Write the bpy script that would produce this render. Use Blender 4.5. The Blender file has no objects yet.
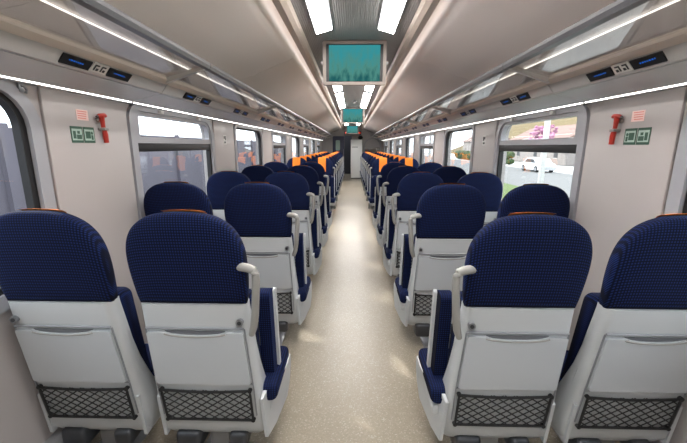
import bpy, bmesh, math, random
from mathutils import Vector, Matrix
random.seed(7)
S = bpy.context.scene
C = S.collection
PI = math.pi
R = math.radians

# ------------------------------------------------------------------ materials
def srgb(r, g, b):
    def f(c):
        c /= 255.0
        return c / 12.92 if c <= .04045 else ((c + .055) / 1.055) ** 2.4
    return (f(r), f(g), f(b), 1)

def mat(name, col, rough=.5, metal=0.0, spec=.5, bump=None, vary=None):
    m = bpy.data.materials.new(name); m.use_nodes = True
    nt = m.node_tree; b = nt.nodes['Principled BSDF']
    b.inputs['Base Color'].default_value = col
    b.inputs['Roughness'].default_value = rough
    b.inputs['Metallic'].default_value = metal
    b.inputs['Specular IOR Level'].default_value = spec
    tc = nt.nodes.new('ShaderNodeTexCoord')
    if vary:
        sc, amt = vary
        n = nt.nodes.new('ShaderNodeTexNoise'); n.inputs['Scale'].default_value = sc; n.inputs['Detail'].default_value = 4
        nt.links.new(tc.outputs['Object'], n.inputs['Vector'])
        mx = nt.nodes.new('ShaderNodeMix'); mx.data_type = 'RGBA'
        mx.inputs[6].default_value = tuple(c * (1 - amt) for c in col[:3]) + (1,)
        mx.inputs[7].default_value = tuple(min(1, c * (1 + amt)) for c in col[:3]) + (1,)
        nt.links.new(n.outputs['Fac'], mx.inputs[0]); nt.links.new(mx.outputs[2], b.inputs['Base Color'])
    if bump:
        sc, st = bump
        n = nt.nodes.new('ShaderNodeTexNoise'); n.inputs['Scale'].default_value = sc
        nt.links.new(tc.outputs['Object'], n.inputs['Vector'])
        bp = nt.nodes.new('ShaderNodeBump'); bp.inputs['Strength'].default_value = st; bp.inputs['Distance'].default_value = .002
        nt.links.new(n.outputs['Fac'], bp.inputs['Height']); nt.links.new(bp.outputs[0], b.inputs['Normal'])
    return m

def emit(name, col, st):
    m = bpy.data.materials.new(name); m.use_nodes = True
    nt = m.node_tree; nt.nodes.clear()
    e = nt.nodes.new('ShaderNodeEmission'); e.inputs[0].default_value = col; e.inputs[1].default_value = st
    o = nt.nodes.new('ShaderNodeOutputMaterial'); nt.links.new(e.outputs[0], o.inputs[0])
    return m

def glass(name, tint, ior=1.45, boost=1.0):
    m = bpy.data.materials.new(name); m.use_nodes = True
    nt = m.node_tree; nt.nodes.clear()
    t = nt.nodes.new('ShaderNodeBsdfTransparent'); t.inputs[0].default_value = tint
    g = nt.nodes.new('ShaderNodeBsdfGlossy'); g.inputs['Roughness'].default_value = .02
    # Schlick reflectance, the same on both faces of the sheet
    f0 = ((ior - 1) / (ior + 1)) ** 2 * boost
    lw = nt.nodes.new('ShaderNodeLayerWeight'); lw.inputs[0].default_value = .5
    pw = nt.nodes.new('ShaderNodeMath'); pw.operation = 'POWER'; pw.inputs[1].default_value = 5
    nt.links.new(lw.outputs['Facing'], pw.inputs[0])
    mu = nt.nodes.new('ShaderNodeMath'); mu.operation = 'MULTIPLY_ADD'; mu.use_clamp = True; mu.inputs[1].default_value = 1 - f0; mu.inputs[2].default_value = f0
    nt.links.new(pw.outputs[0], mu.inputs[0])
    mx = nt.nodes.new('ShaderNodeMixShader')
    nt.links.new(mu.outputs[0], mx.inputs[0]); nt.links.new(t.outputs[0], mx.inputs[1]); nt.links.new(g.outputs[0], mx.inputs[2])
    o = nt.nodes.new('ShaderNodeOutputMaterial'); nt.links.new(mx.outputs[0], o.inputs[0])
    return m

def fabric():
    m = bpy.data.materials.new('navy_fabric'); m.use_nodes = True
    nt = m.node_tree; b = nt.nodes['Principled BSDF']
    b.inputs['Roughness'].default_value = .9; b.inputs['Specular IOR Level'].default_value = .15
    tc = nt.nodes.new('ShaderNodeTexCoord')
    sp = nt.nodes.new('ShaderNodeSeparateXYZ'); nt.links.new(tc.outputs['Object'], sp.inputs[0])
    def wave(sock, freq):
        a = nt.nodes.new('ShaderNodeMath'); a.operation = 'MULTIPLY'; a.inputs[1].default_value = freq
        nt.links.new(sock, a.inputs[0])
        s = nt.nodes.new('ShaderNodeMath'); s.operation = 'SINE'; nt.links.new(a.outputs[0], s.inputs[0])
        h = nt.nodes.new('ShaderNodeMath'); h.operation = 'MULTIPLY_ADD'; h.inputs[1].default_value = .5; h.inputs[2].default_value = .5
        nt.links.new(s.outputs[0], h.inputs[0]); return h.outputs[0]
    wx = wave(sp.outputs['X'], 2 * PI / .0095)
    ad = nt.nodes.new('ShaderNodeMath'); ad.operation = 'ADD'
    nt.links.new(sp.outputs['Z'], ad.inputs[0]); nt.links.new(sp.outputs['Y'], ad.inputs[1])
    wz = wave(ad.outputs[0], 2 * PI / .0095)
    mu = nt.nodes.new('ShaderNodeMath'); mu.operation = 'MULTIPLY'; nt.links.new(wx, mu.inputs[0]); nt.links.new(wz, mu.inputs[1])
    cr = nt.nodes.new('ShaderNodeValToRGB')
    cr.color_ramp.elements[0].position = .15; cr.color_ramp.elements[0].color = srgb(7, 11, 30)
    cr.color_ramp.elements[1].position = .75; cr.color_ramp.elements[1].color = srgb(22, 40, 90)
    nt.links.new(mu.outputs[0], cr.inputs[0]); nt.links.new(cr.outputs[0], b.inputs['Base Color'])
    return m

def floor_mat():
    m = bpy.data.materials.new('speckled_floor'); m.use_nodes = True
    nt = m.node_tree; b = nt.nodes['Principled BSDF']
    b.inputs['Roughness'].default_value = .33; b.inputs['Specular IOR Level'].default_value = .5
    tc = nt.nodes.new('ShaderNodeTexCoord')
    v = nt.nodes.new('ShaderNodeTexVoronoi'); v.inputs['Scale'].default_value = 170
    nt.links.new(tc.outputs['Object'], v.inputs['Vector'])
    cr = nt.nodes.new('ShaderNodeValToRGB'); e = cr.color_ramp.elements
    e[0].position = 0; e[0].color = srgb(144, 134, 119)
    e[1].position = 1; e[1].color = srgb(180, 172, 158)
    e2 = e.new(.12); e2.color = srgb(147, 137, 121)
    e3 = e.new(.85); e3.color = srgb(156, 146, 130)
    sx = nt.nodes.new('ShaderNodeSeparateColor'); nt.links.new(v.outputs['Color'], sx.inputs[0])
    nt.links.new(sx.outputs[0], cr.inputs[0])
    n = nt.nodes.new('ShaderNodeTexNoise'); n.inputs['Scale'].default_value = 1.4
    nt.links.new(tc.outputs['Object'], n.inputs['Vector'])
    mx = nt.nodes.new('ShaderNodeMix'); mx.data_type = 'RGBA'; mx.blend_type = 'MULTIPLY'
    mx.inputs[0].default_value = .25
    nt.links.new(cr.outputs[0], mx.inputs[6]); nt.links.new(n.outputs['Fac'], mx.inputs[7])
    nt.links.new(mx.outputs[2], b.inputs['Base Color'])
    return m

def ceiling_mat():
    m = bpy.data.materials.new('fluted_ceiling'); m.use_nodes = True
    nt = m.node_tree; b = nt.nodes['Principled BSDF']
    b.inputs['Base Color'].default_value = srgb(150, 149, 148); b.inputs['Roughness'].default_value = .5
    tc = nt.nodes.new('ShaderNodeTexCoord')
    w = nt.nodes.new('ShaderNodeTexWave'); w.bands_direction = 'X'; w.inputs['Scale'].default_value = 22
    nt.links.new(tc.outputs['Object'], w.inputs['Vector'])
    bp = nt.nodes.new('ShaderNodeBump'); bp.inputs['Strength'].default_value = .5; bp.inputs['Distance'].default_value = .004
    nt.links.new(w.outputs['Fac'], bp.inputs['Height']); nt.links.new(bp.outputs[0], b.inputs['Normal'])
    return m

def screen_mat():
    m = bpy.data.materials.new('teal_screen'); m.use_nodes = True
    nt = m.node_tree; nt.nodes.clear()
    tc = nt.nodes.new('ShaderNodeTexCoord')
    mp = nt.nodes.new('ShaderNodeMapping'); mp.inputs['Scale'].default_value = (24, 1, 11)
    nt.links.new(tc.outputs['Object'], mp.inputs[0])
    n = nt.nodes.new('ShaderNodeTexNoise'); n.inputs['Scale'].default_value = 1; n.inputs['Detail'].default_value = 3
    nt.links.new(mp.outputs[0], n.inputs['Vector'])
    sp = nt.nodes.new('ShaderNodeSeparateXYZ'); nt.links.new(tc.outputs['Object'], sp.inputs[0])
    h = nt.nodes.new('ShaderNodeMapRange'); h.inputs[1].default_value = -.15; h.inputs[2].default_value = .15
    nt.links.new(sp.outputs['Z'], h.inputs[0])
    a = nt.nodes.new('ShaderNodeMath'); a.operation = 'MULTIPLY_ADD'; a.inputs[1].default_value = .75
    nt.links.new(h.outputs[0], a.inputs[0])
    sc = nt.nodes.new('ShaderNodeMath'); sc.operation = 'MULTIPLY_ADD'; sc.inputs[1].default_value = 1.1; sc.inputs[2].default_value = -.42
    nt.links.new(n.outputs['Fac'], sc.inputs[0]); nt.links.new(sc.outputs[0], a.inputs[2])
    cr = nt.nodes.new('ShaderNodeValToRGB'); e = cr.color_ramp.elements
    e[0].position = .08; e[0].color = srgb(40, 104, 106)
    e[1].position = .8; e[1].color = srgb(62, 160, 168)
    k = e.new(.38); k.color = srgb(88, 154, 144)
    nt.links.new(a.outputs[0], cr.inputs[0])
    em = nt.nodes.new('ShaderNodeEmission'); em.inputs[1].default_value = .5
    nt.links.new(cr.outputs[0], em.inputs[0])
    o = nt.nodes.new('ShaderNodeOutputMaterial'); nt.links.new(em.outputs[0], o.inputs[0])
    return m

WHITE = (1, 1, 1, 1)
M = dict(
    shell=mat('white_shell', srgb(181, 184, 186), .4, vary=(3, .02)),
    tray=mat('white_tray', srgb(178, 182, 186), .36),
    fabric=fabric(),
    orange=mat('orange_cloth', srgb(242, 132, 34), .8, bump=(400, .3)),
    handle=mat('grey_handle', srgb(138, 136, 132), .4),
    slot_shade=mat('grip_shade_grey', srgb(96, 98, 102), .6),  # dark grey paints the shade in the slot above the tray grip
    gap_shade=mat('shell_gap_shade', srgb(128, 130, 134), .5),  # darker grey paints the shadow lines around the tray
    bezel=mat('screen_bezel', srgb(128, 116, 108), .4),
    steel=mat('brushed_steel', srgb(150, 152, 156), .35, .8),
    darksteel=mat('dark_steel', srgb(70, 72, 76), .4, .6),
    black=mat('black_rubber', srgb(22, 23, 26), .6),
    net=mat('black_net', srgb(16, 16, 18), .7),
    wall=mat('wall_laminate', srgb(166, 160, 158), .45, vary=(2, .02)),
    frame=mat('window_surround', srgb(154, 155, 160), .4),
    panel=mat('cove_panel', srgb(230, 222, 219), .42, vary=(1.2, .02)),
    trim=mat('cove_trim', srgb(205, 190, 178), .4),
    ceil=ceiling_mat(),
    floor=floor_mat(),
    rail=mat('rack_rail', srgb(100, 100, 103), .35, .5),
    lip=mat('rack_lip', srgb(206, 195, 185), .4),
    fascia=mat('rack_fascia', srgb(178, 176, 174), .35),
    under=mat('rack_underside', srgb(196, 197, 199), .25),
    bracket=mat('rack_bracket', srgb(200, 198, 194), .4, .2),
    glass=glass('window_glass', (.93, .95, .96, 1), 1.5),
    shelf=glass('shelf_glass', (.86, .85, .83, 1), 1.6, 2.4),
    led=emit("led_strip", (1, .97, .92, 1), 6.0),
    rackled=emit('rack_led', (1, .96, .9, 1), 2.4),
    coveled=emit('cove_led', (1, .96, .92, 1), 3.0),
    lamp=emit('ceiling_lamp', (1, .97, .94, 1), 24.0),
    disp=mat('display_black', srgb(12, 12, 14), .5),
    blue=emit('display_blue', srgb(40, 105, 205), .5),
    plate=mat('number_plate', srgb(205, 203, 198), .4),
    ink=mat('dark_ink', srgb(40, 42, 44), .5),
    red=mat('hammer_red', srgb(168, 44, 30), .4),
    green=mat('sign_green', srgb(44, 78, 62), .5),
    pale=mat('sign_pale', srgb(160, 182, 172), .5),
    pink=mat('sign_pink', srgb(228, 196, 190), .5),
    redink=mat('sign_red', srgb(212, 130, 120), .5),
    screen=screen_mat(),
    redled=emit('red_led', srgb(220, 50, 20), 1.2),
    navy=mat('navy_panel', srgb(28, 32, 66), .4),
    dark=mat('vestibule_dark', srgb(36, 36, 44), .6),
    cabinet=mat('cabinet_white', srgb(226, 226, 224), .35),
    concrete=mat('concrete', srgb(92, 89, 98), .9, vary=(1.5, .12)),
    gravel=mat('gravel', srgb(172, 171, 168), .95, vary=(14, .25)),
    asphalt=mat('pale_road', srgb(100, 100, 99), .9, vary=(2, .05)),
    grass=mat('lawn_grass', srgb(78, 94, 46), .95, vary=(5, .25)),
    drygrass=mat('dry_grass', srgb(96, 82, 50), .95, vary=(1.2, .25)),
    hedge=mat('hedge_leaf', srgb(50, 68, 32), .9, vary=(9, .4)),
    blossom=mat('blossom', srgb(160, 112, 136), .9, vary=(6, .2)),
    bark=mat('bark', srgb(90, 74, 62), .9),
    render_=mat('house_wall', srgb(130, 124, 120), .8),
    roof=mat('house_roof', srgb(120, 96, 88), .8),
    car=mat('car_paint', srgb(190, 191, 194), .25),
    tyre=mat('tyre', srgb(24, 24, 26), .8),
    pole=mat('painted_pole', srgb(180, 180, 178), .5),
)

# ------------------------------------------------------------------ mesh builder
class MB:
    def __init__(self): self.bm = bmesh.new()
    def box(self, x0, x1, y0, y1, z0, z1, bev=0, seg=2):
        b = bmesh.new()
        bmesh.ops.create_cube(b, size=1)
        for v in b.verts:
            v.co = Vector(((x0 + x1) / 2 + v.co.x * (x1 - x0), (y0 + y1) / 2 + v.co.y * (y1 - y0), (z0 + z1) / 2 + v.co.z * (z1 - z0)))
        if bev: bmesh.ops.bevel(b, geom=b.edges[:], offset=bev, segments=seg, affect='EDGES', profile=.5)
        self.merge(b); return self
    def merge(self, b, mtx=None):
        if mtx is not None: bmesh.ops.transform(b, matrix=mtx, verts=b.verts[:])
        me = bpy.data.meshes.new('tmp'); b.to_mesh(me); b.free()
        self.bm.from_mesh(me); bpy.data.meshes.remove(me)
    def loft(self, rings, closed=True, caps=True):
        vs = [[self.bm.verts.new(p) for p in r] for r in rings]
        n = len(vs[0])
        for a, b in zip(vs[:-1], vs[1:]):
            for i in range(n if closed else n - 1):
                j = (i + 1) % n
                try: self.bm.faces.new((a[i], a[j], b[j], b[i]))
                except ValueError: pass
        if caps and closed:
            self.bm.faces.new(vs[0][::-1]); self.bm.faces.new(vs[-1])
        return self
    def tube(self, path, r, n=8, closed=False, flat=None):
        path = [Vector(p) for p in path]; rings = []
        N = len(path)
        up = Vector((0, 0, 1))
        for i, p in enumerate(path):
            a = path[(i - 1) % N] if (closed or i > 0) else p
            b = path[(i + 1) % N] if (closed or i < N - 1) else p
            t = (b - a).normalized()
            ref = up if abs(t.z) < .9 else Vector((0, 1, 0))
            u = t.cross(ref).normalized(); w = u.cross(t).normalized()
            rr = r[i] if isinstance(r, (list, tuple)) else r
            ru, rw = (rr, rr) if flat is None else (rr, rr * flat)
            rings.append([p + u * math.cos(2 * PI * k / n) * ru + w * math.sin(2 * PI * k / n) * rw for k in range(n)])
        if closed: self.loft(rings + [rings[0]], True, False)
        else: self.loft(rings)
        return self
    def prism(self, pts, axis, a, b):
        """pts 2D polygon; axis 0/1/2 the extrusion axis between a and b"""
        def P(p, d):
            q = [0, 0, 0]; q[axis] = d
            o = [k for k in range(3) if k != axis]
            q[o[0]], q[o[1]] = p; return Vector(q)
        self.loft([[P(p, a) for p in pts], [P(p, b) for p in pts]])
        return self
    def cyl(self, c, axis, r, h, n=20, r2=None):
        b = bmesh.new()
        bmesh.ops.create_cone(b, cap_ends=True, segments=n, radius1=r, radius2=r if r2 is None else r2, depth=h)
        rot = {0: Matrix.Rotation(PI / 2, 4, 'Y'), 1: Matrix.Rotation(-PI / 2, 4, 'X'), 2: Matrix.Identity(4)}[axis]
        self.merge(b, Matrix.Translation(c) @ rot); return self
    def ring(self, outer, inner, put, d0, d1):
        """solid ring between two 2-D loops of equal count; put(p, d) -> 3-D"""
        loops = [[put(p, d0) for p in outer], [put(p, d1) for p in outer], [put(p, d1) for p in inner], [put(p, d0) for p in inner]]
        self.loft(loops + [loops[0]], True, False); return self
    def ball(self, c, r, sx=1, sy=1, sz=1, sub=2, jig=0):
        b = bmesh.new(); bmesh.ops.create_icosphere(b, subdivisions=sub, radius=r)
        for v in b.verts:
            k = 1 + random.uniform(-jig, jig)
            v.co = Vector((v.co.x * sx * k, v.co.y * sy * k, v.co.z * sz * k))
        self.merge(b, Matrix.Translation(c)); return self
    def build(self, name, m, parent=None, smooth=True, angle=35):
        bm = self.bm
        bmesh.ops.remove_doubles(bm, verts=bm.verts[:], dist=1e-6)
        bmesh.ops.recalc_face_normals(bm, faces=bm.faces[:])
        me = bpy.data.meshes.new(name); bm.to_mesh(me); bm.free()
        me.materials.append(M[m] if isinstance(m, str) else m)
        if smooth:
            for p in me.polygons: p.use_smooth = True
            me.set_sharp_from_angle(angle=R(angle))
        o = bpy.data.objects.new(name, me); C.objects.link(o)
        if parent: o.parent = parent
        return o

def rrect(a0, a1, b0, b1, r, seg=6):
    """rounded rectangle loop; r one radius or four (a0b0, a1b0, a1b1, a0b1)"""
    rs = r if isinstance(r, (list, tuple)) else (r,) * 4
    out = []
    for (ca, cb, t0, k) in ((a0, b0, PI, 0), (a1, b0, 1.5 * PI, 1), (a1, b1, 0, 2), (a0, b1, .5 * PI, 3)):
        q = rs[k]
        cx = ca + (q if ca == a0 else -q); cy = cb + (q if cb == b0 else -q)
        for i in range(seg + 1):
            t = t0 + .5 * PI * i / seg
            out.append((cx + q * math.cos(t), cy + q * math.sin(t)))
    return out

def tag(o, label=None, cat=None, group=None, kind=None):
    if label: o['label'] = label
    if cat: o['category'] = cat
    if group: o['group'] = group
    if kind: o['kind'] = kind
    return o
def thing(name, loc=(0, 0, 0), rz=0):
    o = bpy.data.objects.new(name, None); o.empty_display_size = .1
    C.objects.link(o); o.location = loc; o.rotation_euler = (0, 0, rz); return o
KIDS = {}
def copy_tree(o, parent=None):
    c = o.copy(); C.objects.link(c)
    if parent: c.parent = parent
    for ch in list(o.children): copy_tree(ch, c)
    return c
ORD = ['nearest', 'second', 'third', 'fourth', 'fifth', 'sixth', 'seventh', 'eighth', 'ninth', 'tenth']

# ------------------------------------------------------------------ dimensions (metres; y runs down the aisle)
EYE = 1.445
WX = 1.41            # side wall
Y0, Y1 = -2.2, 16.6  # car interior ends
PITCH = 1.98         # window / rack module

# ------------------------------------------------------------------ seats
LEAN = .155
def lean(z): return (1.22 - z) * LEAN

def head_outline(n=64):
    """closed (x,z) outline of the headrest, flat bottom, broad round shoulders"""
    pts = []
    zb, zt, w = .852, 1.218, .219
    half = []
    K = 26
    for i in range(K + 1):
        t = i / K * PI / 2
        # superellipse upper part from (w, .99) to (0, zt)
        x = w * abs(math.cos(t)) ** (2 / 2.7); z = 1.0 + (zt - 1.0) * abs(math.sin(t)) ** (2 / 2.7)
        half.append((x, z))
    low = [(.206, zb), (.212, .89), (.2155, .93), (.2178, .965)]
    right = low + half
    pts = right + [(-x, z) for x, z in right[::-1][1:]]
    return pts

def pillow(mb, outline, centre, depth, yoff, p=3.2, rings=9, shear=True, back_depth=None):
    cx, cz = centre
    def pt(o, r, sgn):
        x = cx + (o[0] - cx) * r; z = cz + (o[1] - cz) * r
        d = (depth if sgn > 0 or back_depth is None else back_depth) * (max(0, 1 - r ** p)) ** (1 / p)
        y = yoff + sgn * d
        if shear: y += lean(z)
        return Vector((x, y, z))
    rr = [1 - (1 - i / rings) ** 2 for i in range(1, rings + 1)]
    back = [[pt(o, r, -1) for o in outline] for r in rr]
    front = [[pt(o, r, 1) for o in outline] for r in rr[:-1][::-1]]
    mb.loft(back + front, True, False)
    n = len(outline)
    # caps
    mb.bm.verts.ensure_lookup_table()
    base = len(mb.bm.verts) - n * (len(back) + len(front))
    c0 = mb.bm.verts.new(pt((cx, cz), 0, -1)); c1 = mb.bm.verts.new(pt((cx, cz), 0, 1))
    vs = mb.bm.verts; vs.ensure_lookup_table()
    for i in range(n):
        j = (i + 1) % n
        mb.bm.faces.new((c0, vs[base + j], vs[base + i]))
        e = base + n * (len(back) + len(front) - 1)
        mb.bm.faces.new((c1, vs[e + i], vs[e + j]))
    return mb

HEAD_C, HEAD_D, HEAD_B, HEAD_Y = (0, 1.02), .072, .038, .042

def make_headrest(par):
    mb = MB(); pillow(mb, head_outline(), HEAD_C, HEAD_D, HEAD_Y, back_depth=HEAD_B)
    h = mb.build('headrest', 'fabric', par, angle=80)
    return h

def make_cover(par):
    mb = MB(); W = .078; off = .005
    xs = [-W + 2 * W * i / 8 for i in range(9)]
    ol = head_outline()
    def ztop(x):
        best = 1.218
        for (a, b), (c, d) in zip(ol[:-1], ol[1:]):
            if b > 1.1 and d > 1.1 and min(a, c) <= x <= max(a, c) and a != c:
                best = b + (d - b) * (x - a) / (c - a)
        return best
    rings = []
    for x in xs:
        zt = ztop(x); path = []
        p = 3.2
        seq = [(r, 1) for r in (.999, .996, .988, .975, .94, .88, .78, .6, .4, .2, .0)]
        for r, s in seq:
            z = HEAD_C[1] + (zt - HEAD_C[1]) * r
            d = (HEAD_D if s > 0 else HEAD_B) * (max(0, 1 - r ** p)) ** (1 / p)
            path.append((x, z, d * s, r))
        path += [(x, .94, HEAD_D, 0)]
        ring = []
        for (x_, z, d, r) in path:
            ring.append(Vector((x_, HEAD_Y + lean(z) + d + (off if d > 0 else -off), z + off * r)))
        rings.append(ring)
    vs = [[mb.bm.verts.new(p) for p in r] for r in rings]
    for a, b in zip(vs[:-1], vs[1:]):
        for i in range(len(a) - 1): mb.bm.faces.new((a[i], a[i + 1], b[i + 1], b[i]))
    return mb.build('headrest_cover', 'orange', par, angle=80)

def half_w(z): return .240 - .034 * max(0, (z - .2)) / .66

def make_shell(par):
    """curved back shell: flat back, rounded corners, side wings that run forward"""
    zs = [.172, .178, .19, .21, .28, .36, .45, .55, .65, .75, .82, .855]
    outer = []
    for z in zs:
        w = half_w(z); inset = 0
        if z < .21: inset = (.21 - z) * .55
        w -= inset
        yb = lean(z) + .012 + inset
        dep = .060 + .115 * max(0, min(1, (.62 - z) / .42)) ** 1.3
        r = .034
        prof = [(-w + .001, yb + dep), (-w, yb + dep * .6), (-w, yb + r * 1.3)]
        for i in range(1, 6):
            t = PI + (PI / 2) * i / 6
            prof.append((-w + r + r * math.cos(t), yb + r + r * math.sin(t)))
        prof += [(-w + r, yb), (-w * .5, yb - .002), (0, yb - .003)]
        full = prof + [(-x, y) for x, y in prof[:-1][::-1]]
        inner = [(x * .955, y + .016) for x, y in full]
        outer.append([Vector((x, y, z)) for x, y in full] + [Vector((x, y, z)) for x, y in inner[::-1]])
    mb = MB(); mb.loft(outer)
    return mb.build('back_shell', 'shell', par, angle=50)

def on_back(x, z, out=0.0):
    return Vector((x, lean(z) + .0095 - out, z))

def slab_on_back(mb, outline, t0, t1):
    mb.loft([[on_back(x, z, t0) for x, z in outline], [on_back(x, z, t1) for x, z in outline]])

def make_tray(par):
    ol = []
    W0, W1, zb, zt = .196, .190, .478, .735
    ol += [(-W0, zb + .008), (-W0 + .008, zb), (W0 - .008, zb), (W0, zb + .008), (W1, zt - .006), (W1 - .006, zt)]
    for i in range(13):
        x = .115 - .23 * i / 12
        ol.append((x, zt - .014 * math.sin(PI * i / 12) ** .6))
    ol += [(-W1 + .006, zt), (-W1, zt - .006)]
    mb = MB(); slab_on_back(mb, ol, -.004, .012)
    t = mb.build('tray_table', 'tray', par, angle=30)
    mb = MB()
    path = [on_back(.12 - .24 * i / 14, .729 - .0135 * math.sin(PI * i / 14) ** .6, .011) for i in range(15)]
    mb.tube(path, .0042, 6)
    mb.build('tray_grip', 'handle', t)
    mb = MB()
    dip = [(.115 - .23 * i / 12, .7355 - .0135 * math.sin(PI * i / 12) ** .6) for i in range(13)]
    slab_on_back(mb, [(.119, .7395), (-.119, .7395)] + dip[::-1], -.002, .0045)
    mb.build('grip_shade', 'slot_shade', t, smooth=False)  # dark fill drawn as the shade behind the grip lip
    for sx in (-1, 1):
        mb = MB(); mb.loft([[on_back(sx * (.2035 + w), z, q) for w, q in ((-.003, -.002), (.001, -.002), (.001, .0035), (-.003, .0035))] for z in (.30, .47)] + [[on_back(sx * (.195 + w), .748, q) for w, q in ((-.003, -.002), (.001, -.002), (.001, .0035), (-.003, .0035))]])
        mb.build('seam_shade', 'gap_shade', par)  # strip along each side, shadow line of the seam put in as colour
    # darker strip that paints the shadow of the crease above the tray
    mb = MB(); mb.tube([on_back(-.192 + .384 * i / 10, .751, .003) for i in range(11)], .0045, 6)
    mb.build('crease_shade', 'gap_shade', par)
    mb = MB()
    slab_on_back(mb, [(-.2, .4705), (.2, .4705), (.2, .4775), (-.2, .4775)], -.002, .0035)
    mb.build('tray_edge_shade', 'gap_shade', par)  # shadow edge under the tray, painted as a thin strip
    return t

def make_net(par):
    x0, x1, z0, z1 = -.187, .187, .280, .444
    mb = MB(); r = .0029
    def seg(a, b):
        n = 5
        pts = []
        for i in range(n + 1):
            x = a[0] + (b[0] - a[0]) * i / n; z = a[1] + (b[1] - a[1]) * i / n
            pts.append(on_back(x, z, .009))
        mb.tube(pts, r, 4)
    W, H = x1 - x0, z1 - z0
    nx = 8; dx = W / nx; slope = .72
    k = -6
    while k < nx + 6:
        for s in (1, -1):
            a = [x0 + k * dx, z0 if s > 0 else z1]
            b = [a[0] + H / slope, z1 if s > 0 else z0]
            # clip in x
            def clip(p, q):
                p, q = p[:], q[:]
                for (u, v) in ((p, q), (q, p)):
                    if u[0] < x0:
                        t = (x0 - u[0]) / (v[0] - u[0]); u[1] += (v[1] - u[1]) * t; u[0] = x0
                    if u[0] > x1:
                        t = (x1 - u[0]) / (v[0] - u[0]); u[1] += (v[1] - u[1]) * t; u[0] = x1
                return p, q
            if b[0] > x0 + .01 and a[0] < x1 - .01:
                p, q = clip(a, b); seg(p, q)
        k += 1
    net = mb.build('pocket_net', 'net', par)
    mb = MB()
    cs = [(x0, z0), (x1, z0), (x1, z1), (x0, z1)]
    pts = []
    for (a, b) in zip(cs, cs[1:] + cs[:1]):
        for i in range(8):
            x = a[0] + (b[0] - a[0]) * i / 8; z = a[1] + (b[1] - a[1]) * i / 8
            if a[1] == b[1] == z1: z -= .010 * math.sin(PI * i / 8)
            pts.append(on_back(x, z, .009))
    mb.tube(pts, .0055, 6, closed=True)
    for (x, z) in cs:
        p = on_back(x, z, .004); mb.cyl(p, 1, .009, .018, 10)
    mb.build('net_border', 'net', net)
    return net

def box_pillow(mb, x0, x1, y0, y1, z0, z1, bev):
    mb.box(x0, x1, y0, y1, z0, z1, bev, 4)

def make_armrest(par, x0, x1, side):
    """padded armrest folded upright beside the backrest; white rim toward `side`"""
    mb = MB()
    ol = rrect(.0, .085, .365, .835, (.02, .012, .03, .03), 5)
    mb.prism([(a + .19 + lean(b) * .6, b) for a, b in ol], 0, x0, x1)
    bmesh.ops.bevel(mb.bm, geom=[e for e in mb.bm.edges if len(e.link_faces) == 2 and e.calc_face_angle() > 1.2], offset=.008, segments=3, affect='EDGES')
    a = mb.build('armrest', 'fabric', par)
    mb = MB()
    xa, xb = (x1, x1 + .012) if side > 0 else (x0 - .012, x0)
    ol2 = rrect(.060, .090, .350, .830, (.01, .012, .014, .014), 5)
    mb.prism([(p + .192 + lean(b) * .6, b) for p, b in ol2], 0, xa, xb)
    xm0, xm1 = min(x0, xa), max(x1, xb)
    mb.box(xm0, xm1, .245, .345, .343, .366, .006)
    mb.build('armrest_trim', 'shell', a)
    return a

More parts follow.
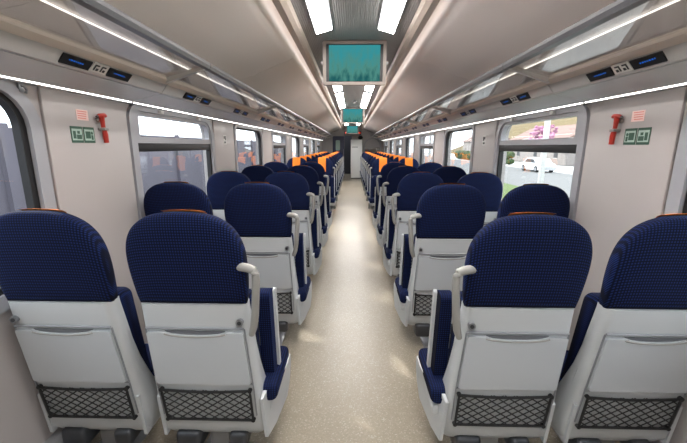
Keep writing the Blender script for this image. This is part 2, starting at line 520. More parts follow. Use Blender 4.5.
def make_seat(aisle, s):
    """aisle: True for an aisle seat. s=+1: the aisle lies at +x of the (unrotated) seat"""
    root = thing('train_seat')
    make_shell(root); make_tray(root); make_net(root); make_headrest(root); make_cover(root)
    # lock knob
    mb = MB(); q = on_back(s * (.18 if aisle else -.18), .782, .004)
    mb.cyl(q, 1, .0145, .014, 20)
    k = mb.build('lock_knob', 'steel', root)
    mb = MB(); mb.cyl(q - Vector((0, .0075, 0)), 1, .008, .003, 14); mb.build('lock_barrel', 'darksteel', k)
    # backrest upholstery
    mb = MB(); ol = rrect(-.205, .205, .375, .868, (.02, .02, .03, .03), 6)
    pillow(mb, ol, (0, .62), .058, .112, p=8)
    mb.build('backrest', 'fabric', root, angle=80)
    # cushion
    a, b = -.212, (.287 if aisle else .212)
    xa, xb = (a, b) if s > 0 else (-b, -a)
    mb = MB(); mb.box(xa, xb, .17, .505, .345, .432, .03, 4)
    mb.build('seat_cushion', 'fabric', root)
    mb = MB(); mb.box(xa + .012, xb - .03, .19, .47, .285, .336, .012, 2)
    mb.build('seat_pan', 'shell', root)
    # white side panels
    for sd in (1, -1):
        on_aisle = aisle and sd == s
        xr, xf = (.236, .293) if on_aisle else (.222, .228)
        th = .014
        prof = [(.165, .178), (.24, .184), (.38, .222), (.455, .262), (.49, .315), (.498, .36), (.488, .384), (.40, .384), (.30, .386), (.22, .40), (.17, .41), (.14, .39)]
        mb = MB()
        def xx(y): 
            t = max(0, min(1, (y - .14) / .2)); return xr + (xf - xr) * t
        mb.loft([[Vector((sd * (xx(y) - th), y, z)) for y, z in prof], [Vector((sd * xx(y), y, z)) for y, z in prof]])
        mb.build('side_panel', 'shell', root, angle=25)
    # frame and pedestal
    mb = MB(); mb.box(-.2, .2, .19, .24, .235, .286, .006); mb.box(-.2, .2, .38, .43, .25, .286, .006)
    fr = mb.build('seat_frame', 'darksteel', root)
    mb = MB()
    mb.box(-.045, .045, .22, .40, .02, .25, .012); mb.box(-.10, .10, .16, .46, 0.0, .022, .008)
    mb.build('pedestal', 'steel', root)
    mb = MB(); mb.box(-.17, -.06, .15, .30, .10, .2, .02, 3); mb.build('recline_box', 'darksteel', root)
    mb = MB(); mb.box(.07, .15, .15, .27, .12, .2, .02, 3); mb.build('cable_box', 'darksteel', root)
    if aisle:
        if s > 0: make_armrest(root, .206, .260, 1)
        else: make_armrest(root, -.260, -.206, -1)
        c = -.248 * s
        make_armrest(root, c - .018, c + .018, s)
        # grab handle at the headrest shoulder
        mb = MB()
        ox = lambda v: s * v
        yb = .045
        path = [(ox(.185), yb + .02, 1.012), (ox(.21), yb + .008, 1.014), (ox(.236), yb, 1.012), (ox(.252), yb, 1.004), (ox(.2585), yb, .99), (ox(.2595), yb + .002, .96), (ox(.257), yb + .003, .93),
                (ox(.252), yb + .006, .88), (ox(.246), yb + .012, .82), (ox(.237), yb + .018, .77), (ox(.225), yb + .026, .735)]
        mb.tube(path, [.0145] * 9 + [.0145, .012], 12, flat=1.15)
        mb.build('grab_handle', 'handle', root)
    return root

protos = {(a, s): make_seat(a, s) for a in (True, False) for s in (1, -1)}
used = set()
def place_seat(aisle, s, x, y, rz, label, group):
    key = (aisle, s)
    o = protos[key] if key not in used else copy_tree(protos[key])
    used.add(key)
    o.location = (x, y, 0); o.rotation_euler = (0, 0, rz)
    tag(o, label, 'seat', group)

AX, BX = .622, 1.145
for r in range(5):
    y = 1.15 + r * 1.0
    for side in (-1, 1):
        sd = 'left' if side < 0 else 'right'
        for aisle in (True, False):
            x = side * (AX if aisle else BX)
            what = 'aisle seat' if aisle else 'window seat'
            extra = 'grab handle' if aisle else 'no handle'
            place_seat(aisle, -side, x, y, 0,
                       f'navy {what}, white back shell, {extra}, {sd} block, {ORD[r]} row from camera', 'navy seats turned away from the camera')
for r in range(9):
    y = 7.35 + r * 1.0
    for side in (-1, 1):
        sd = 'left' if side < 0 else 'right'
        for aisle in (True, False):
            x = side * (AX if aisle else BX)
            what = 'aisle seat' if aisle else 'window seat'
            row = 'nearest row' if r == 0 else f'{ORD[r]} row'
            place_seat(aisle, side, x, y, PI,
                       f'navy {what}, orange headrest cover facing camera, {sd} block, {row} of facing seats', 'navy seats turned towards the camera')

# ------------------------------------------------------------------ room shell
def structure(mb, name, m, parent=None, **k):
    o = mb.build(name, m, parent, **k)
    if parent is None: o['kind'] = 'structure'
    return o
mb = MB(); mb.box(-WX - .1, WX + .1, Y0, Y1 + 2.4, -.06, 0); structure(mb, 'floor', 'floor', smooth=False)

ZW = 1.955
def win_open(k): return (.29 + PITCH * k, 1.515 + PITCH * k)
WZ0, WZ1 = .86, 1.665
RAD = (.09, .09, .15, .06)

wcount = 0
for side in (-1, 1):
    sname = 'left' if side < 0 else 'right'
    # wall sheet with window holes
    bm = bmesh.new(); edges = []
    def loop(pts):
        vs = [bm.verts.new((side * WX, a, b)) for a, b in pts]
        for i in range(len(vs)): edges.append(bm.edges.new((vs[i], vs[(i + 1) % len(vs)])))
    loop([(Y0, 0), (Y1, 0), (Y1, ZW), (Y0, ZW)])
    ks = range(-1, 8)
    for k in ks:
        a, b = win_open(k)
        loop(rrect(a - .03, b + .03, WZ0 - .03, WZ1 + .03, tuple(q + .03 for q in RAD)))
    bmesh.ops.triangle_fill(bm, use_beauty=True, use_dissolve=False, edges=edges)
    # keep only faces outside the holes
    kill = []
    for f in bm.faces:
        c = f.calc_center_median()
        for k in ks:
            a, b = win_open(k)
            if a - .02 < c.y < b + .02 and WZ0 - .02 < c.z < WZ1 + .02: kill.append(f)
    if kill: bmesh.ops.delete(bm, geom=list(set(kill)), context='FACES_ONLY')
    ext = bmesh.ops.extrude_face_region(bm, geom=bm.faces[:])
    bmesh.ops.translate(bm, vec=(side * .09, 0, 0), verts=[v for v in ext['geom'] if isinstance(v, bmesh.types.BMVert)])
    mb = MB(); mb.bm.free(); mb.bm = bm
    wall = structure(mb, 'wall_' + sname, 'wall', smooth=False)
    # pillar panels between the windows
    for k in range(-1, 8):
        a = win_open(k)[1] + .085; b = win_open(k + 1)[0] - .075
        b = min(b, Y1 - .05)
        mb = MB(); x0, x1 = sorted((side * (WX - .016), side * (WX - .0005)))
        mb.box(x0, x1, a, b, .16, 1.72, .006)
        mb.build('pillar_panel', 'wall', wall)
    # heater duct along the foot of the wall
    mb = MB()
    pr = [(side * WX, 0), (side * (WX - .06), 0), (side * (WX - .06), .09), (side * (WX - .035), .12), (side * WX, .12)]
    mb.prism(pr, 1, Y0 + .01, Y1 - .01); o = structure(mb, 'baseboard_' + sname, 'frame')
    # windows
    for k in ks:
        wcount += 1
        a, b = win_open(k)
        put = lambda p, d: Vector((side * (WX + d), p[0], p[1]))
        mb = MB()
        op = rrect(a, b, WZ0, WZ1, RAD); big = rrect(a - .062, b + .062, WZ0 - .062, WZ1 + .062 - .02, tuple(q + .05 for q in RAD))
        mb.ring(big, op, put, -.022, -.002)
        w = structure(mb, f'window_{wcount}', 'frame')
        mb = MB(); hole = rrect(a - .026, b + .026, WZ0 - .026, WZ1 + .026, tuple(q + .026 for q in RAD))
        gi = rrect(a + .028, b - .028, WZ0 + .028, WZ1 - .018, tuple(max(.02, q - .02) for q in RAD))
        mb.ring(hole, gi, put, .0, .035); mb.build('gasket', 'black', w)
        mb = MB(); pl = rrect(a - .01, b + .01, WZ0 - .01, WZ1 + .01, RAD)
        mb.loft([[put(p, .036) for p in pl], [put(p, .042) for p in pl]])
        mb.build('pane', 'glass', w, smooth=False)
        if k % 2 == 1:   # hinged top light
            mb = MB()
            fr_o = rrect(a + .004, b - .004, 1.462, WZ1 - .002, (.015, .015, .12, .03)); fr_i = rrect(a + .05, b - .045, 1.502, WZ1 - .028, (.015, .015, .095, .02))
            mb.ring(fr_o, fr_i, put, -.012, .03); h = mb.build('top_light_frame', 'frame', w)
            mb = MB(); x0, x1 = sorted((side * (WX - .006), side * (WX + .03)))
            mb.box(x0, x1, a + .01, b - .01, 1.405, 1.461, .003); mb.build('transom', 'black', w)
            mb = MB()
            for yy in (a + .3, b - .3):
                x0, x1 = sorted((side * (WX - .045), side * (WX - .013)))
                mb.box(x0, x1, yy - .02, yy + .02, 1.665, 1.69, .005)
            mb.build('latch', 'bracket', h)

mb = MB(); mb.box(-WX - .1, WX + .1, Y0 - .08, Y0, 0, 2.4); structure(mb, 'wall_back', 'wall', smooth=False)

# ceiling: central flat strip, stepped cove trim, sloping side panels
ZC = EYE + .85
mb = MB()
pr = [(-.40, ZC - .012), (-.30, ZC - .004), (0, ZC), (.30, ZC - .004), (.40, ZC - .012), (.40, ZC + .05), (-.40, ZC + .05)]
mb.prism(pr, 1, Y0, Y1 + 2.4); ceiling = structure(mb, 'ceiling', 'ceil', angle=20)
# fluted air grille strip
tn = 0
for side in (-1, 1):
    sname = 'left' if side < 0 else 'right'
    # cove panel
    prof = [(.531, .892), (.532, .86), (.536, .83), (.546, .803), (.566, .780), (.61, .758), (.70, .728), (.84, .672), (1.0, .612), (1.15, .556), (1.27, .520), (1.405, .497)]
    N = []
    pts = [(side * a, EYE + b) for a, b in prof] + [(side * a, EYE + b + .03) for a, b in prof[::-1]]
    cove = None
    for k in range(-1, 9):
        ya = 3.42 + PITCH * (k - 2) + .002; yb = ya + PITCH - .004
        ya = max(ya, Y0); yb = min(yb, Y1)
        if yb <= ya: continue
        mb = MB(); mb.prism(pts, 1, ya, yb)
        if cove is None: cove = structure(mb, 'ceiling_' + sname, 'panel', angle=30)
        else: mb.build('cove_panel', 'panel', cove, angle=30)
    # backing behind the joints
    mb = MB(); mb.prism([(side * a, EYE + b + .032) for a, b in prof] + [(side * a, EYE + b + .05) for a, b in prof[::-1]], 1, Y0, Y1)
    mb.build('cove_backing', 'trim', cove, angle=30)
    mb = MB(); mb.prism([(side * .480, EYE + .838), (side * .488, EYE + .838), (side * .488, EYE + .852), (side * .480, EYE + .852)], 1, Y0 + .02, Y1 - .02)
    mb.build('cove_light', 'coveled', cove, smooth=False)
    tn += 1
    mb = MB()
    pr = [(side * .385, ZC - .012), (side * .395, ZC - .045), (side * .425, ZC - .060), (side * .47, ZC - .052), (side * .478, ZC - .02), (side * .47, ZC + .03), (side * .40, ZC + .03)]
    mb.prism(pr, 1, Y0, Y1); t = structure(mb, f'trim_{tn}', 'trim', angle=30)
    # roof above the side panels keeps daylight out
    mb = MB(); mb.prism([(side * .38, ZC + .052), (side * (WX + .09), ZC + .052), (side * (WX + .09), ZW), (side * (WX + .12), ZW), (side * (WX + .12), ZC + .08), (side * .38, ZC + .08)], 1, Y0, Y1)
    mb.build('roof_skin', 'trim', cove, smooth=False)

# ------------------------------------------------------------------ luggage racks
def make_rack(side):
    root = thing('luggage_rack')
    L = PITCH
    def P(lat, dz): return (side * lat, EYE + dz)
    g = .003
    # front rail (aisle side)
    mb = MB()
    ol = [P(.835, .428), P(.862, .425), (side * .872, EYE + .44), (side * .868, EYE + .462), P(.85, .472), P(.832, .462), P(.828, .445)]
    mb.prism(ol, 1, g, L - g); mb.build('front_rail', 'rail', root, angle=30)
    # glass shelf
    mb = MB(); mb.prism([P(.862, .436), P(1.082, .378), P(1.082, .384), P(.862, .442)], 1, g + .004, L - g - .004)
    mb.build('glass_shelf', 'shelf', root, smooth=False)
    # lip + fascia + underside
    mb = MB()
    mb.prism([P(1.072, .366), P(1.078, .385), P(1.092, .392), P(1.10, .380), P(1.094, .345), P(1.085, .350)], 1, g, L - g)
    mb.build('shelf_lip', 'lip', root, angle=30)
    mb = MB()
    mb.prism([P(1.090, .352), P(1.10, .376), P(1.38, .376), P(1.38, .33), P(1.155, .318), P(1.140, .297), P(1.128, .300)], 1, g, L - g)
    f = mb.build('fascia', 'fascia', root, angle=30)
    mb = MB()
    mb.prism([P(1.142, .296), P(1.158, .317), P(1.39, .329), P(1.39, .251), P(1.30, .250), P(1.285, .260)], 1, g, L - g)
    u = mb.build('underside_panel', 'under', root, angle=30)
    # light strip over the windows
    mb = MB(); mb.prism([P(1.305, .2455), P(1.310, .2455), P(1.310, .252), P(1.305, .252)], 1, .014, L - .014)
    mb.build('light_strip', 'led', root, smooth=False)
    # strip light at the back of the rack
    mb = MB(); mb.prism([P(1.189, .533), P(1.192, .532), P(1.194, .537), P(1.191, .539)], 1, .01, L - .01)
    mb.build('rack_light', 'rackled', root, smooth=False)
    # bracket at the far end
    mb = MB()
    mb.prism([P(.85, .428), P(1.10, .345), P(1.10, .372), P(1.06, .388), P(.86, .444)], 1, L - .035, L - .006)
    mb.build('bracket', 'bracket', root, angle=20)
    # luminous reservation displays and number plates
    A = Vector((0, 0)); 
    top, bot = (1.0925, .342), (1.1255, .3045)      # on the fascia slope
    nv = Vector((-(bot[1] - top[1]) * -1, (bot[0] - top[0]) * -1)).normalized()
    nx, nz = -abs(nv.x), -abs(nv.y)
    def fas(t, out): 
        return (side * (top[0] + (bot[0] - top[0]) * t + nx * out), EYE + top[1] + (bot[1] - top[1]) * t + nz * out)
    def plate(ya, yb, t0, t1, o0, o1, name, m, par):
        mb = MB(); mb.prism([fas(t0, o0), fas(t1, o0), fas(t1, o1), fas(t0, o1)], 1, ya, yb)
        return mb.build(name, m, par, smooth=False)
    for c in (.455, 1.445):
        for (ya, yb, txt) in ((c - .21, c - .06, 0), (c + .05, c + .205, 1)):
            d = plate(ya, yb, .08, .92, -.002, .004, 'display', 'disp', root)
            # small blue glowing characters
            mb = MB(); y = ya + .035
            random.seed(3 + txt)
            while y < yb - .045:
                w = random.choice((.003, .005, .007))
                t0 = .36 + .10 * ((y - ya) / (yb - ya)); 
                mb.prism([fas(t0, .0042), fas(t0 + .13, .0042), fas(t0 + .13, .005), fas(t0, .005)], 1, y, y + w)
                y += w + .006
            mb.build('display_text', 'blue', d, smooth=False)
        pl = plate(c - .05, c + .04, .02, .9, -.002, .003, 'number_plate', 'plate', root)
        mb = MB()
        for q in (c - .040, c - .000):
            mb.prism([fas(.18, .0031), fas(.74, .0031), fas(.74, .004), fas(.18, .004)], 1, q, q + .008)
            mb.prism([fas(.18, .0031), fas(.32, .0031), fas(.32, .004), fas(.18, .004)], 1, q + .008, q + .026)
            mb.prism([fas(.5, .0031), fas(.74, .0031), fas(.74, .004), fas(.5, .004)], 1, q + .014, q + .028)
        mb.build('plate_symbols', 'ink', pl, smooth=False)
        for q in (c - .03, c + .03):
            mb = MB(); mb.cyl((side * 1.215, EYE + 0, 0), 2, .012, .006, 16)
            for v in mb.bm.verts: v.co = Vector((v.co.x, q + (v.co.y - EYE), EYE + .285 + v.co.z))
            mb.build('reading_light', 'plate', root)
    return root
for side in (-1, 1):
    sd = 'left' if side < 0 else 'right'
    pr = make_rack(side)
    for n, k in enumerate(range(-1, 8)):
        o = pr if n == 0 else copy_tree(pr)
        o.location = (0, .15 + PITCH * k, 0)
        nm = 'just behind the camera' if k < 0 else f'{ORD[k]} section from the camera'
        tag(o, f'glass luggage rack above the {sd} windows with seat displays, {nm}', 'luggage rack', 'overhead luggage racks')

# ------------------------------------------------------------------ ceiling lights, screens, sensors
lampgroups = [('before the near screen', -.55), ('between the near and middle screens', 4.65), ('beyond the middle screen', 9.85), ('just before the far screen', 13.35)]
for gname, ys in lampgroups:
    for j in range(1 if ys > 13 else 3):
        for side in (-1, 1):
            ya = ys + j * 1.2; yb = ya + .96
            root = thing('ceiling_light', (side * .225, ya, ZC - .012))
            sl = .10
            def quad(xi, xo, e, z0, z1):
                # outer edge runs further along than the inner edge
                a = [(-xi * side, -.0 + e), (xo * side, -.0 + e), (xo * side, yb - ya - e), (-xi * side, yb - ya - e - .03)]
                return [[Vector((x, y, z0 - (.022 if x * side > 0 else 0))) for x, y in a], [Vector((x, y, z1)) for x, y in a]]
            mb = MB(); mb.loft(quad(.064, .064, 0, -.004, .014)); mb.build('housing', 'frame', root, smooth=False)
            mb = MB(); mb.loft(quad(.056, .056, .012, -.0115, -.001)); mb.build('diffuser', 'lamp', root, smooth=False)
            sd = 'left' if side < 0 else 'right'
            tag(root, f'bright {sd} ceiling light panel {gname}' + ('' if ys > 13 else f', {["nearest", "middle", "farthest"][j]} of three'), 'ceiling light', 'ceiling light panels')

for n, y in enumerate((3.12, 8.15, 14.9)):
    root = thing('ceiling_screen', (0, y, ZC - .175))
    mb = MB()
    mb.ring(rrect(-.262, .262, -.172, .168, .012), rrect(-.236, .236, -.148, .144, .004), lambda p, d: Vector((p[0], d, p[1])), -.02, .03)
    mb.box(-.255, .255, .028, .075, -.165, .160, .012); mb.build('bezel', 'bezel', root)
    mb = MB(); mb.box(-.237, .237, -.004, .028, -.149, .145); sc = mb.build('screen_border', 'disp', root, smooth=False)
    mb = MB(); mb.box(-.212, .212, -.008, -.0041, -.142, .138); mb.build('screen_image', 'screen', sc, smooth=False)
    mb = MB(); mb.box(-.16, .16, .02, .06, .155, .169, .004); mb.build('ceiling_mount', 'rail', root)
    for s in (-1, 1):
        mb = MB(); mb.cyl((s * .27, .0, .0), 0, .013, .018, 14); mb.build('side_knob', 'shell', root)
    tag(root, ['large ceiling screen with teal picture nearest to the camera', 'middle ceiling screen with teal picture above the aisle', 'farthest small ceiling screen with teal picture near the car end'][n], 'screen', 'ceiling screens')
mb = MB(); mb.cyl((0, 0, -.008), 2, .05, .016, 24, .04); mb.ball((0, 0, -.014), .03, 1, 1, .7)
det = thing('smoke_detector', (0.02, 7.05, ZC - .001))
mb.build('detector_dome', 'frame', det); mb = MB(); mb.cyl((0, 0, -.0365), 2, .008, .004, 12); mb.build('detector_lens', 'black', det)
tag(det, 'small round grey detector on the ceiling before the middle screen', 'detector')

# ------------------------------------------------------------------ hammers and signs on the first pillars
for side in (-1, 1):
    sd = 'left' if side < 0 else 'right'
    xw = side * (WX - .0165)
    def wbox(mb, y0, y1, z0, z1, d0, d1, bev=0):
        x0, x1 = sorted((xw - side * d0, xw - side * d1)); mb.box(x0, x1, y0, y1, z0, z1, bev)
    yc = 1.94
    root = thing('emergency_hammer', (0, 0, 0))
    mb = MB()
    mb.tube([(xw - side * .022, yc + .012, 1.460), (xw - side * .024, yc + .008, 1.505), (xw - side * .024, yc + .0, 1.545), (xw - side * .024, yc - .004, 1.60)], [.0125, .0135, .010, .014], 10)
    mb.build('handle', 'red', root)
    mb = MB(); mb.tube([(xw - side * .024, yc - .034, 1.596), (xw - side * .024, yc - .02, 1.600), (xw - side * .024, yc + .018, 1.606), (xw - side * .024, yc + .03, 1.602)], [.006, .012, .012, .008], 10)
    mb.build('hammer_head', 'red', root)
    mb = MB(); mb.tube([(xw - side * .024, yc - .046, 1.594), (xw - side * .024, yc - .034, 1.596)], [.003, .008], 10); mb.build('steel_tip', 'darksteel', root)
    mb = MB(); wbox(mb, yc - .013, yc + .021, 1.525, 1.54, 0.0, .04, .003); wbox(mb, yc - .022, yc + .018, 1.57, 1.59, 0.0, .012, .003)
    mb.build('holder_clip', 'handle', root)
    tag(root, f'red emergency hammer clipped to the nearest {sd} wall pillar', 'hammer', 'emergency hammers')
    # green pictogram plates
    for j, (ya, yb) in enumerate(((1.735, 1.812), (1.818, 1.895))):
        root = thing('safety_sign')
        mb = MB(); wbox(mb, ya, yb, 1.458, 1.538, 0.0, .002); mb.build('sign_plate', 'green', root, smooth=False)
        mb = MB(); wbox(mb, ya + .006, yb - .006, 1.47, 1.526, .002, .0026); f = mb.build('sign_field', 'pale', root, smooth=False)
        mb = MB()
        if j == 0:
            wbox(mb, ya + .012, ya + .030, 1.478, 1.515, .0026, .0031); wbox(mb, ya + .034, yb - .010, 1.476, 1.498, .0026, .0031)
            wbox(mb, ya + .04, yb - .02, 1.502, 1.516, .0026, .0031)
        else:
            wbox(mb, ya + .012, yb - .03, 1.48, 1.516, .0026, .0031); mb.cyl((xw - side * .0028, yb - .02, 1.508), 0, .008, .001, 12)
            wbox(mb, yb - .026, yb - .012, 1.474, 1.498, .0026, .0031)
        mb.build('pictogram', 'green', f, smooth=False)
        tag(root, f'green and white pictogram plate on the nearest {sd} pillar, ' + ('farther from' if j == 0 else 'next to') + ' the hammer', 'sign', 'green pictogram plates')
    root = thing('notice_sticker')
    mb = MB(); wbox(mb, 1.788, 1.868, 1.57, 1.622, 0, .0015); mb.build('sticker', 'pink', root, smooth=False)
    mb = MB(); random.seed(5)
    for q in range(4):
        wbox(mb, 1.796, 1.85 + random.uniform(-.015, .01), 1.578 + q * .011, 1.583 + q * .011, .0015, .002)
    mb.build('sticker_text', 'redink', root, smooth=False)
    tag(root, f'small pale pink notice sticker above the green plates, nearest {sd} pillar', 'sticker', 'pink notices')
    # icons on the second pillar
    yy = 3.86
    root = thing('pictogram_sign')
    mb = MB(); wbox(mb, yy - .045, yy + .045, 1.46, 1.56, 0, .0015); mb.build('sign_plate', 'plate', root, smooth=False)
    mb = MB(); wbox(mb, yy - .03, yy + .0, 1.52, 1.548, .0015, .002); wbox(mb, yy + .008, yy + .034, 1.505, 1.55, .0015, .002); wbox(mb, yy - .02, yy + .03, 1.472, 1.492, .0015, .002)
    mb.build('pictogram', 'ink', root, smooth=False)
    tag(root, f'pale sign with dark pictograms on the second {sd} pillar', 'sign', 'dark pictogram signs')
    # coat hooks by the first window
    for (ya, nm) in ((1.50, 'above the far corner of the nearest window'),):
        root = thing('coat_hook')
        mb = MB(); wbox(mb, ya - .010, ya + .010, 1.66, 1.70, -.002, .010, .003); mb.build('hook_plate', 'steel', root)
        mb = MB(); mb.tube([(xw - side * .006, ya, 1.685), (xw - side * .022, ya, 1.68), (xw - side * .030, ya, 1.667), (xw - side * .027, ya, 1.656), (xw - side * .021, ya, 1.66)], .004, 8)
        mb.build('hook', 'steel', root)
        tag(root, f'small metal coat hook on the {sd} wall {nm}', 'coat hook', 'coat hooks')

# ------------------------------------------------------------------ far end of the car
mb = MB(); YE = Y1
mb.box(-WX, -.36, YE, YE + .06, 0, ZC + .05); mb.box(-.02, WX, YE, YE + .06, 0, ZC + .05); mb.box(-.36, -.02, YE, YE + .06, 1.93, ZC + .05)
structure(mb, 'wall_front', 'wall', smooth=False)
mb = MB(); mb.box(-WX, WX, YE + 2.3, YE + 2.36, 0, ZC); structure(mb, 'wall_vestibule', 'dark', smooth=False)
mb = MB(); mb.box(-1.0, -.96, YE + .06, YE + 2.3, 0, ZC); mb.box(.6, .64, YE + .06, YE + 2.3, 0, ZC); structure(mb, 'wall_vestibule_sides', 'navy', smooth=False)
root = thing('door_1', (0, 0, 0)); root['kind'] = 'structure'
mb = MB(); put = lambda p, d: Vector((p[0], YE - .05 + d, p[1]))
mb.ring(rrect(-.90, -.36, .01, 1.90, .02), rrect(-.76, -.56, 1.25, 1.72, .05), put, 0, .045); mb.build('door_leaf', 'navy', root)
mb = MB(); mb.loft([[put(p, .018) for p in rrect(-.765, -.555, 1.245, 1.725, .05)], [put(p, .026) for p in rrect(-.765, -.555, 1.245, 1.725, .05)]]); mb.build('door_window', 'pale', root, smooth=False)
mb = MB(); mb.tube([(-.40, YE - .06, .95), (-.40, YE - .085, 1.0), (-.40, YE - .085, 1.25), (-.40, YE - .06, 1.3)], .012, 8); mb.build('door_handle', 'steel', root)

root = thing('equipment_cabinet', (.195, 16.25, 0))
mb = MB(); mb.box(-.255, .255, -.22, .22, 0.04, 1.74, .02, 3); mb.build('cabinet_body', 'cabinet', root)
mb = MB(); mb.box(-.235, .235, -.2, .2, 0, .05); mb.build('plinth', 'darksteel', root, smooth=False)
mb = MB(); mb.box(-.235, .235, -.232, -.221, .1, 1.66, .004); d = mb.build('cabinet_door', 'cabinet', root)
mb = MB(); mb.box(.18, .2, -.245, -.232, .9, 1.02, .003); mb.build('latch', 'steel', d)
mb = MB(); mb.box(-.20, .06, -.236, -.233, 1.40, 1.425); mb.build('label_strip', 'ink', root, smooth=False)
tag(root, 'tall white cabinet standing at the far end of the aisle', 'cabinet')

root = thing('dark_bag', (.42, 16.25, 1.742))
mb = MB(); mb.ball((0, 0, 0), .001)
mb = MB(); mb.box(-.022, .022, -.1, .1, .0, .002)
mb = MB(); mb.ball((-.05, 0, .088), .11, 1.0, .9, .8, 3, .03); mb.build('bag_body', 'black', root)
mb = MB(); mb.tube([(-.10, 0, .15), (-.08, 0, .21), (-.05, 0, .225), (-.02, 0, .21), (0, 0, .15)], .009, 8); mb.build('bag_handle', 'black', root)
tag(root, 'small dark bag on top of the white end cabinet', 'bag')

root = thing('curved_grab_rail', (.86, 16.3, 0))
mb = MB()
pts = [(-.30, 0, 0), (-.30, 0, 1.45)] + [(-.30 + .36 - .36 * math.cos(t * PI / 12), 0, 1.45 + .36 * math.sin(t * PI / 12)) for t in range(1, 12)] + [(.42, 0, 1.45), (.42, 0, 0)]
mb.tube(pts, .02, 10); mb.build('tube', 'steel', root)
mb = MB(); mb.box(-.28, .40, -.006, .006, .3, 1.4); mb.build('screen_panel', 'shelf', root, smooth=False)
tag(root, 'steel grab rail with rounded top beside the white end cabinet', 'grab rail')

root = thing('destination_display', (.02, 15.8, 2.02))
mb = MB(); mb.box(-.37, .37, -.05, .05, -.06, .06, .012); mb.build('display_case', 'disp', root)
mb = MB(); random.seed(2); x = -.33
while x < .3:
    w = random.choice((.03, .045, .025)); mb.box(x, x + w, -.053, -.0505, -.03, .03); x += w + .02
mb.build('display_text', 'redled', root, smooth=False)
mb = MB(); mb.box(-.03, .03, -.02, .02, .06, ZC - 2.02 - .002); mb.build('hanger', 'rail', root, smooth=False)
tag(root, 'dark overhead sign with red lit characters at the far end', 'sign')

# ------------------------------------------------------------------ outside, left: yard with a low wall
mb = MB(); mb.box(-60, 90, -40, 160, -1.35, -1.2); g = structure(mb, 'ground', 'gravel', smooth=False)
mb = MB(); mb.box(-7.4, -7.1, -12, 40, -1.2, 1.80)
for i in range(14): mb.box(-7.1, -7.0, -11 + i * 3.6, -10.8 + i * 3.6, -1.2, 1.88)
o = mb.build('boundary_wall', 'concrete', smooth=False); tag(o, 'long low grey concrete wall outside the left windows', 'wall')
mb = MB(); mb.box(-5.2, -2.2, -12, 40, -1.2, -.25); o = mb.build('station_platform', 'concrete', smooth=False); tag(o, 'grey station platform outside the left windows', 'platform')

# outside, right: verge, road, hedges, car, houses, hillside
mb = MB(); mb.box(11.2, 21.5, -20, 110, -1.2, -1.16); o = mb.build('road', 'asphalt', smooth=False); tag(o, 'wide pale road outside the right windows', 'road')
mb = MB(); mb.prism([(40, -1.22), (48, 1.5), (60, 9.0), (75, 16), (90, 18), (90, -1.22)], 1, -30, 160); structure(mb, 'hillside', 'drygrass')
mb = MB(); mb.box(4.5, 11.2, -20, 110, -1.2, -1.14); o = mb.build('grass_verge', 'grass', smooth=False); tag(o, 'green grass verge beside the track outside the right windows', 'grass', kind='stuff')
def hedge(y0, y1, x, h, label):
    mb = MB(); random.seed(int(y0 * 10))
    y = y0
    while y < y1:
        for q in range(3):
            mb.ball((x + random.uniform(-.4, .4), y + random.uniform(-.2, .2), -1.1 + random.uniform(.3, h)), random.uniform(.4, .6), 1, 1, .9, 2, .12)
        y += .42
    o = mb.build('hedge', 'hedge', angle=180); tag(o, label, 'hedge', 'hedges by the road')
hedge(8, 36, 23.5, 1.3, 'dark green hedge beyond the road, nearest one outside right windows')
hedge(54, 80, 23.6, 1.4, 'long dark green hedge beyond the road, farther one outside right windows')

def house(x, y, w, d, h, label):
    root = thing('house', (x, y, -1.15))
    mb = MB(); mb.box(-d / 2, d / 2, -w / 2, w / 2, 0, h); wl = mb.build('house_wall', 'render_', root, smooth=False)
    mb = MB(); mb.prism([(-d / 2 - .4, h - .1), (d / 2 + .4, h - .1), (0, h + 2.0)], 1, -w / 2 - .4, w / 2 + .4); mb.build('roof', 'roof', root, smooth=False)
    for i in range(3):
        yy = -w / 2 + w * (i + .5) / 3
        mb = MB(); mb.box(-d / 2 - .03, -d / 2, yy - .5, yy + .5, 1.0, 2.3); wn = mb.build('house_window', 'ink', root, smooth=False)
        mb = MB(); mb.box(-d / 2 - .06, -d / 2 - .03, yy - .56, yy + .56, .92, 1.0); mb.build('window_sill', 'pole', wn, smooth=False)
    mb = MB(); mb.box(-.3, .3, w * .2, w * .2 + .6, h + .8, h + 2.6); mb.build('chimney', 'roof', root, smooth=False)
    tag(root, label, 'house', 'houses beyond the road')
house(34, 60, 18, 7, 4.0, 'grey house with dark roof beyond the road, nearer one outside right windows')
house(34, 92, 14, 7, 4.0, 'grey house with dark roof beyond the road, farther one outside right windows')

def tree(x, y, label):
    root = thing('blossom_tree', (x, y, -1.2)); root.scale = (1.35, 1.35, 1.35); random.seed(int(y))
    mb = MB(); mb.tube([(0, 0, -.1), (.05, 0, 1.0), (0, .1, 2.0), (.1, 0, 3.2)], [.16, .12, .09, .04], 8)
    for i in range(6):
        a = i * 1.05; mb.tube([(0, .05, 1.6 + .2 * i), (math.cos(a) * .7, math.sin(a) * .7, 2.3 + .2 * i), (math.cos(a) * 1.2, math.sin(a) * 1.2, 3.0 + .15 * i)], [.05, .03, .012], 6)
    mb.build('trunk', 'bark', root)
    mb = MB()
    for i in range(90):
        a = random.uniform(0, 2 * PI); r = 1.7 * math.sqrt(random.random()); z = random.uniform(2.0, 4.2)
        r *= 1 - abs(z - 3.0) / 2.2
        mb.ball((math.cos(a) * r, math.sin(a) * r, z), random.uniform(.12, .3), 1, 1, .8, 1, .25)
    mb.build('crown', 'blossom', root, angle=180)
    tag(root, label, 'tree')
tree(27.4, 52, 'pink blossoming tree in front of the dry hillside outside right windows')

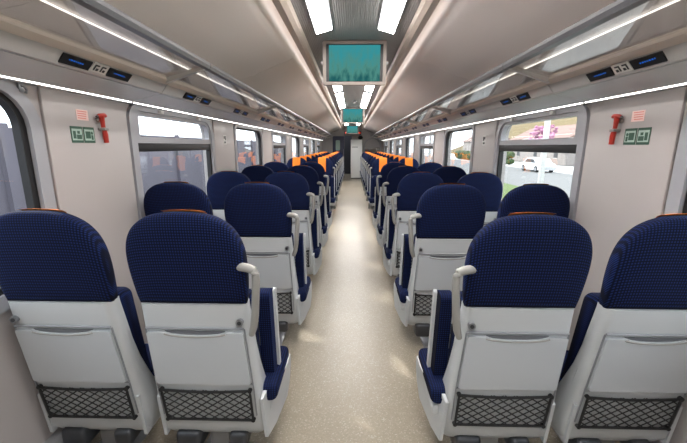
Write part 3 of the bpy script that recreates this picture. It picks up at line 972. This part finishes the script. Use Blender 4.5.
def car(x, y, label):
    root = thing('parked_car', (x, y, -1.16))
    pr = [(-2.1, .25), (-2.15, .6), (-1.95, .85), (-1.3, .95), (-.75, 1.4), (.7, 1.45), (1.45, .98), (2.0, .9), (2.15, .6), (2.1, .25)]
    mb = MB(); mb.prism(pr, 0, -.85, .85)
    bmesh.ops.bevel(mb.bm, geom=[e for e in mb.bm.edges if e.calc_face_angle(0) > 1.2], offset=.08, segments=3, affect='EDGES'); mb.build('car_body', 'car', root)
    for yy in (-1.35, 1.35):
        for sx in (-1, 1):
            mb = MB(); mb.cyl((sx * .78, yy, .32), 0, .32, .2, 24); w = mb.build('wheel', 'tyre', root)
            mb = MB(); mb.cyl((sx * .885, yy, .32), 0, .18, .015, 20); mb.build('hub_cap', 'steel', w)
    for sx in (-1, 1):
        mb = MB(); x0, x1 = sorted((sx * .845, sx * .865)); mb.prism([(-1.15, .98), (-.7, 1.32), (.62, 1.36), (1.2, 1.0)], 0, x0, x1); mb.build('side_window', 'ink', root, smooth=False)
    tag(root, label, 'car')
car(20.2, 39.0, 'white car parked on the far side of the road outside right windows')
for n, (x, y) in enumerate(((5.2, 9.8), (5.2, 24.0))):
    mb = MB(); mb.cyl((0, 0, 2.6), 2, .075, 5.2, 14); root = thing('lamp_post', (x, y, -1.13))
    mb.build('post', 'pole', root); mb = MB(); mb.tube([(0, 0, 5.15), (0, 0, 5.4), (.3, 0, 5.6), (.9, 0, 5.65)], .045, 8); mb.build('lamp_arm', 'pole', root)
    mb = MB(); mb.box(.8, 1.3, -.1, .1, 5.58, 5.68, .03); mb.build('lamp_head', 'steel', root)
    tag(root, f'white lamp post beside the track, {["nearer", "farther"][n]} one outside right windows', 'lamp post', 'lamp posts')

# ------------------------------------------------------------------ light, world, camera
w = bpy.data.worlds.new('World'); S.world = w; w.use_nodes = True
nt = w.node_tree; bg = nt.nodes['Background']
bg.inputs[0].default_value = (.90, .95, 1.0, 1); bg.inputs[1].default_value = 3.2
sun = bpy.data.lights.new('sun', 'SUN'); sun.energy = 3.6; sun.angle = R(.6); sun.color = (1, .95, .87)
so = bpy.data.objects.new('sun', sun); C.objects.link(so)
d = Vector((1.0, -.7, -.9)).normalized()
so.rotation_euler = d.to_track_quat('-Z', 'Y').to_euler()

cam = bpy.data.cameras.new('camera'); co = bpy.data.objects.new('camera', cam); C.objects.link(co)
FPX = 350.0
cam.sensor_width = 36; cam.lens = FPX / 687 * 36; cam.clip_start = .05; cam.clip_end = 300
th = math.atan(75.2 / FPX); psi = math.atan(8 / FPX * math.cos(th))
mtx = Matrix.Rotation(psi, 4, 'Z') @ Matrix.Rotation(PI / 2 - th, 4, 'X') @ Matrix.Rotation(R(.2), 4, 'Z')
mtx.translation = Vector((-.017, 0, EYE)); co.matrix_world = mtx
S.camera = co

S.view_settings.view_transform = 'Standard'; S.view_settings.look = 'None'
S.view_settings.gamma = 1; S.view_settings.use_curve_mapping = False
S.view_settings.exposure = 0.7
S.cycles.max_bounces = 8; S.cycles.transparent_max_bounces = 16
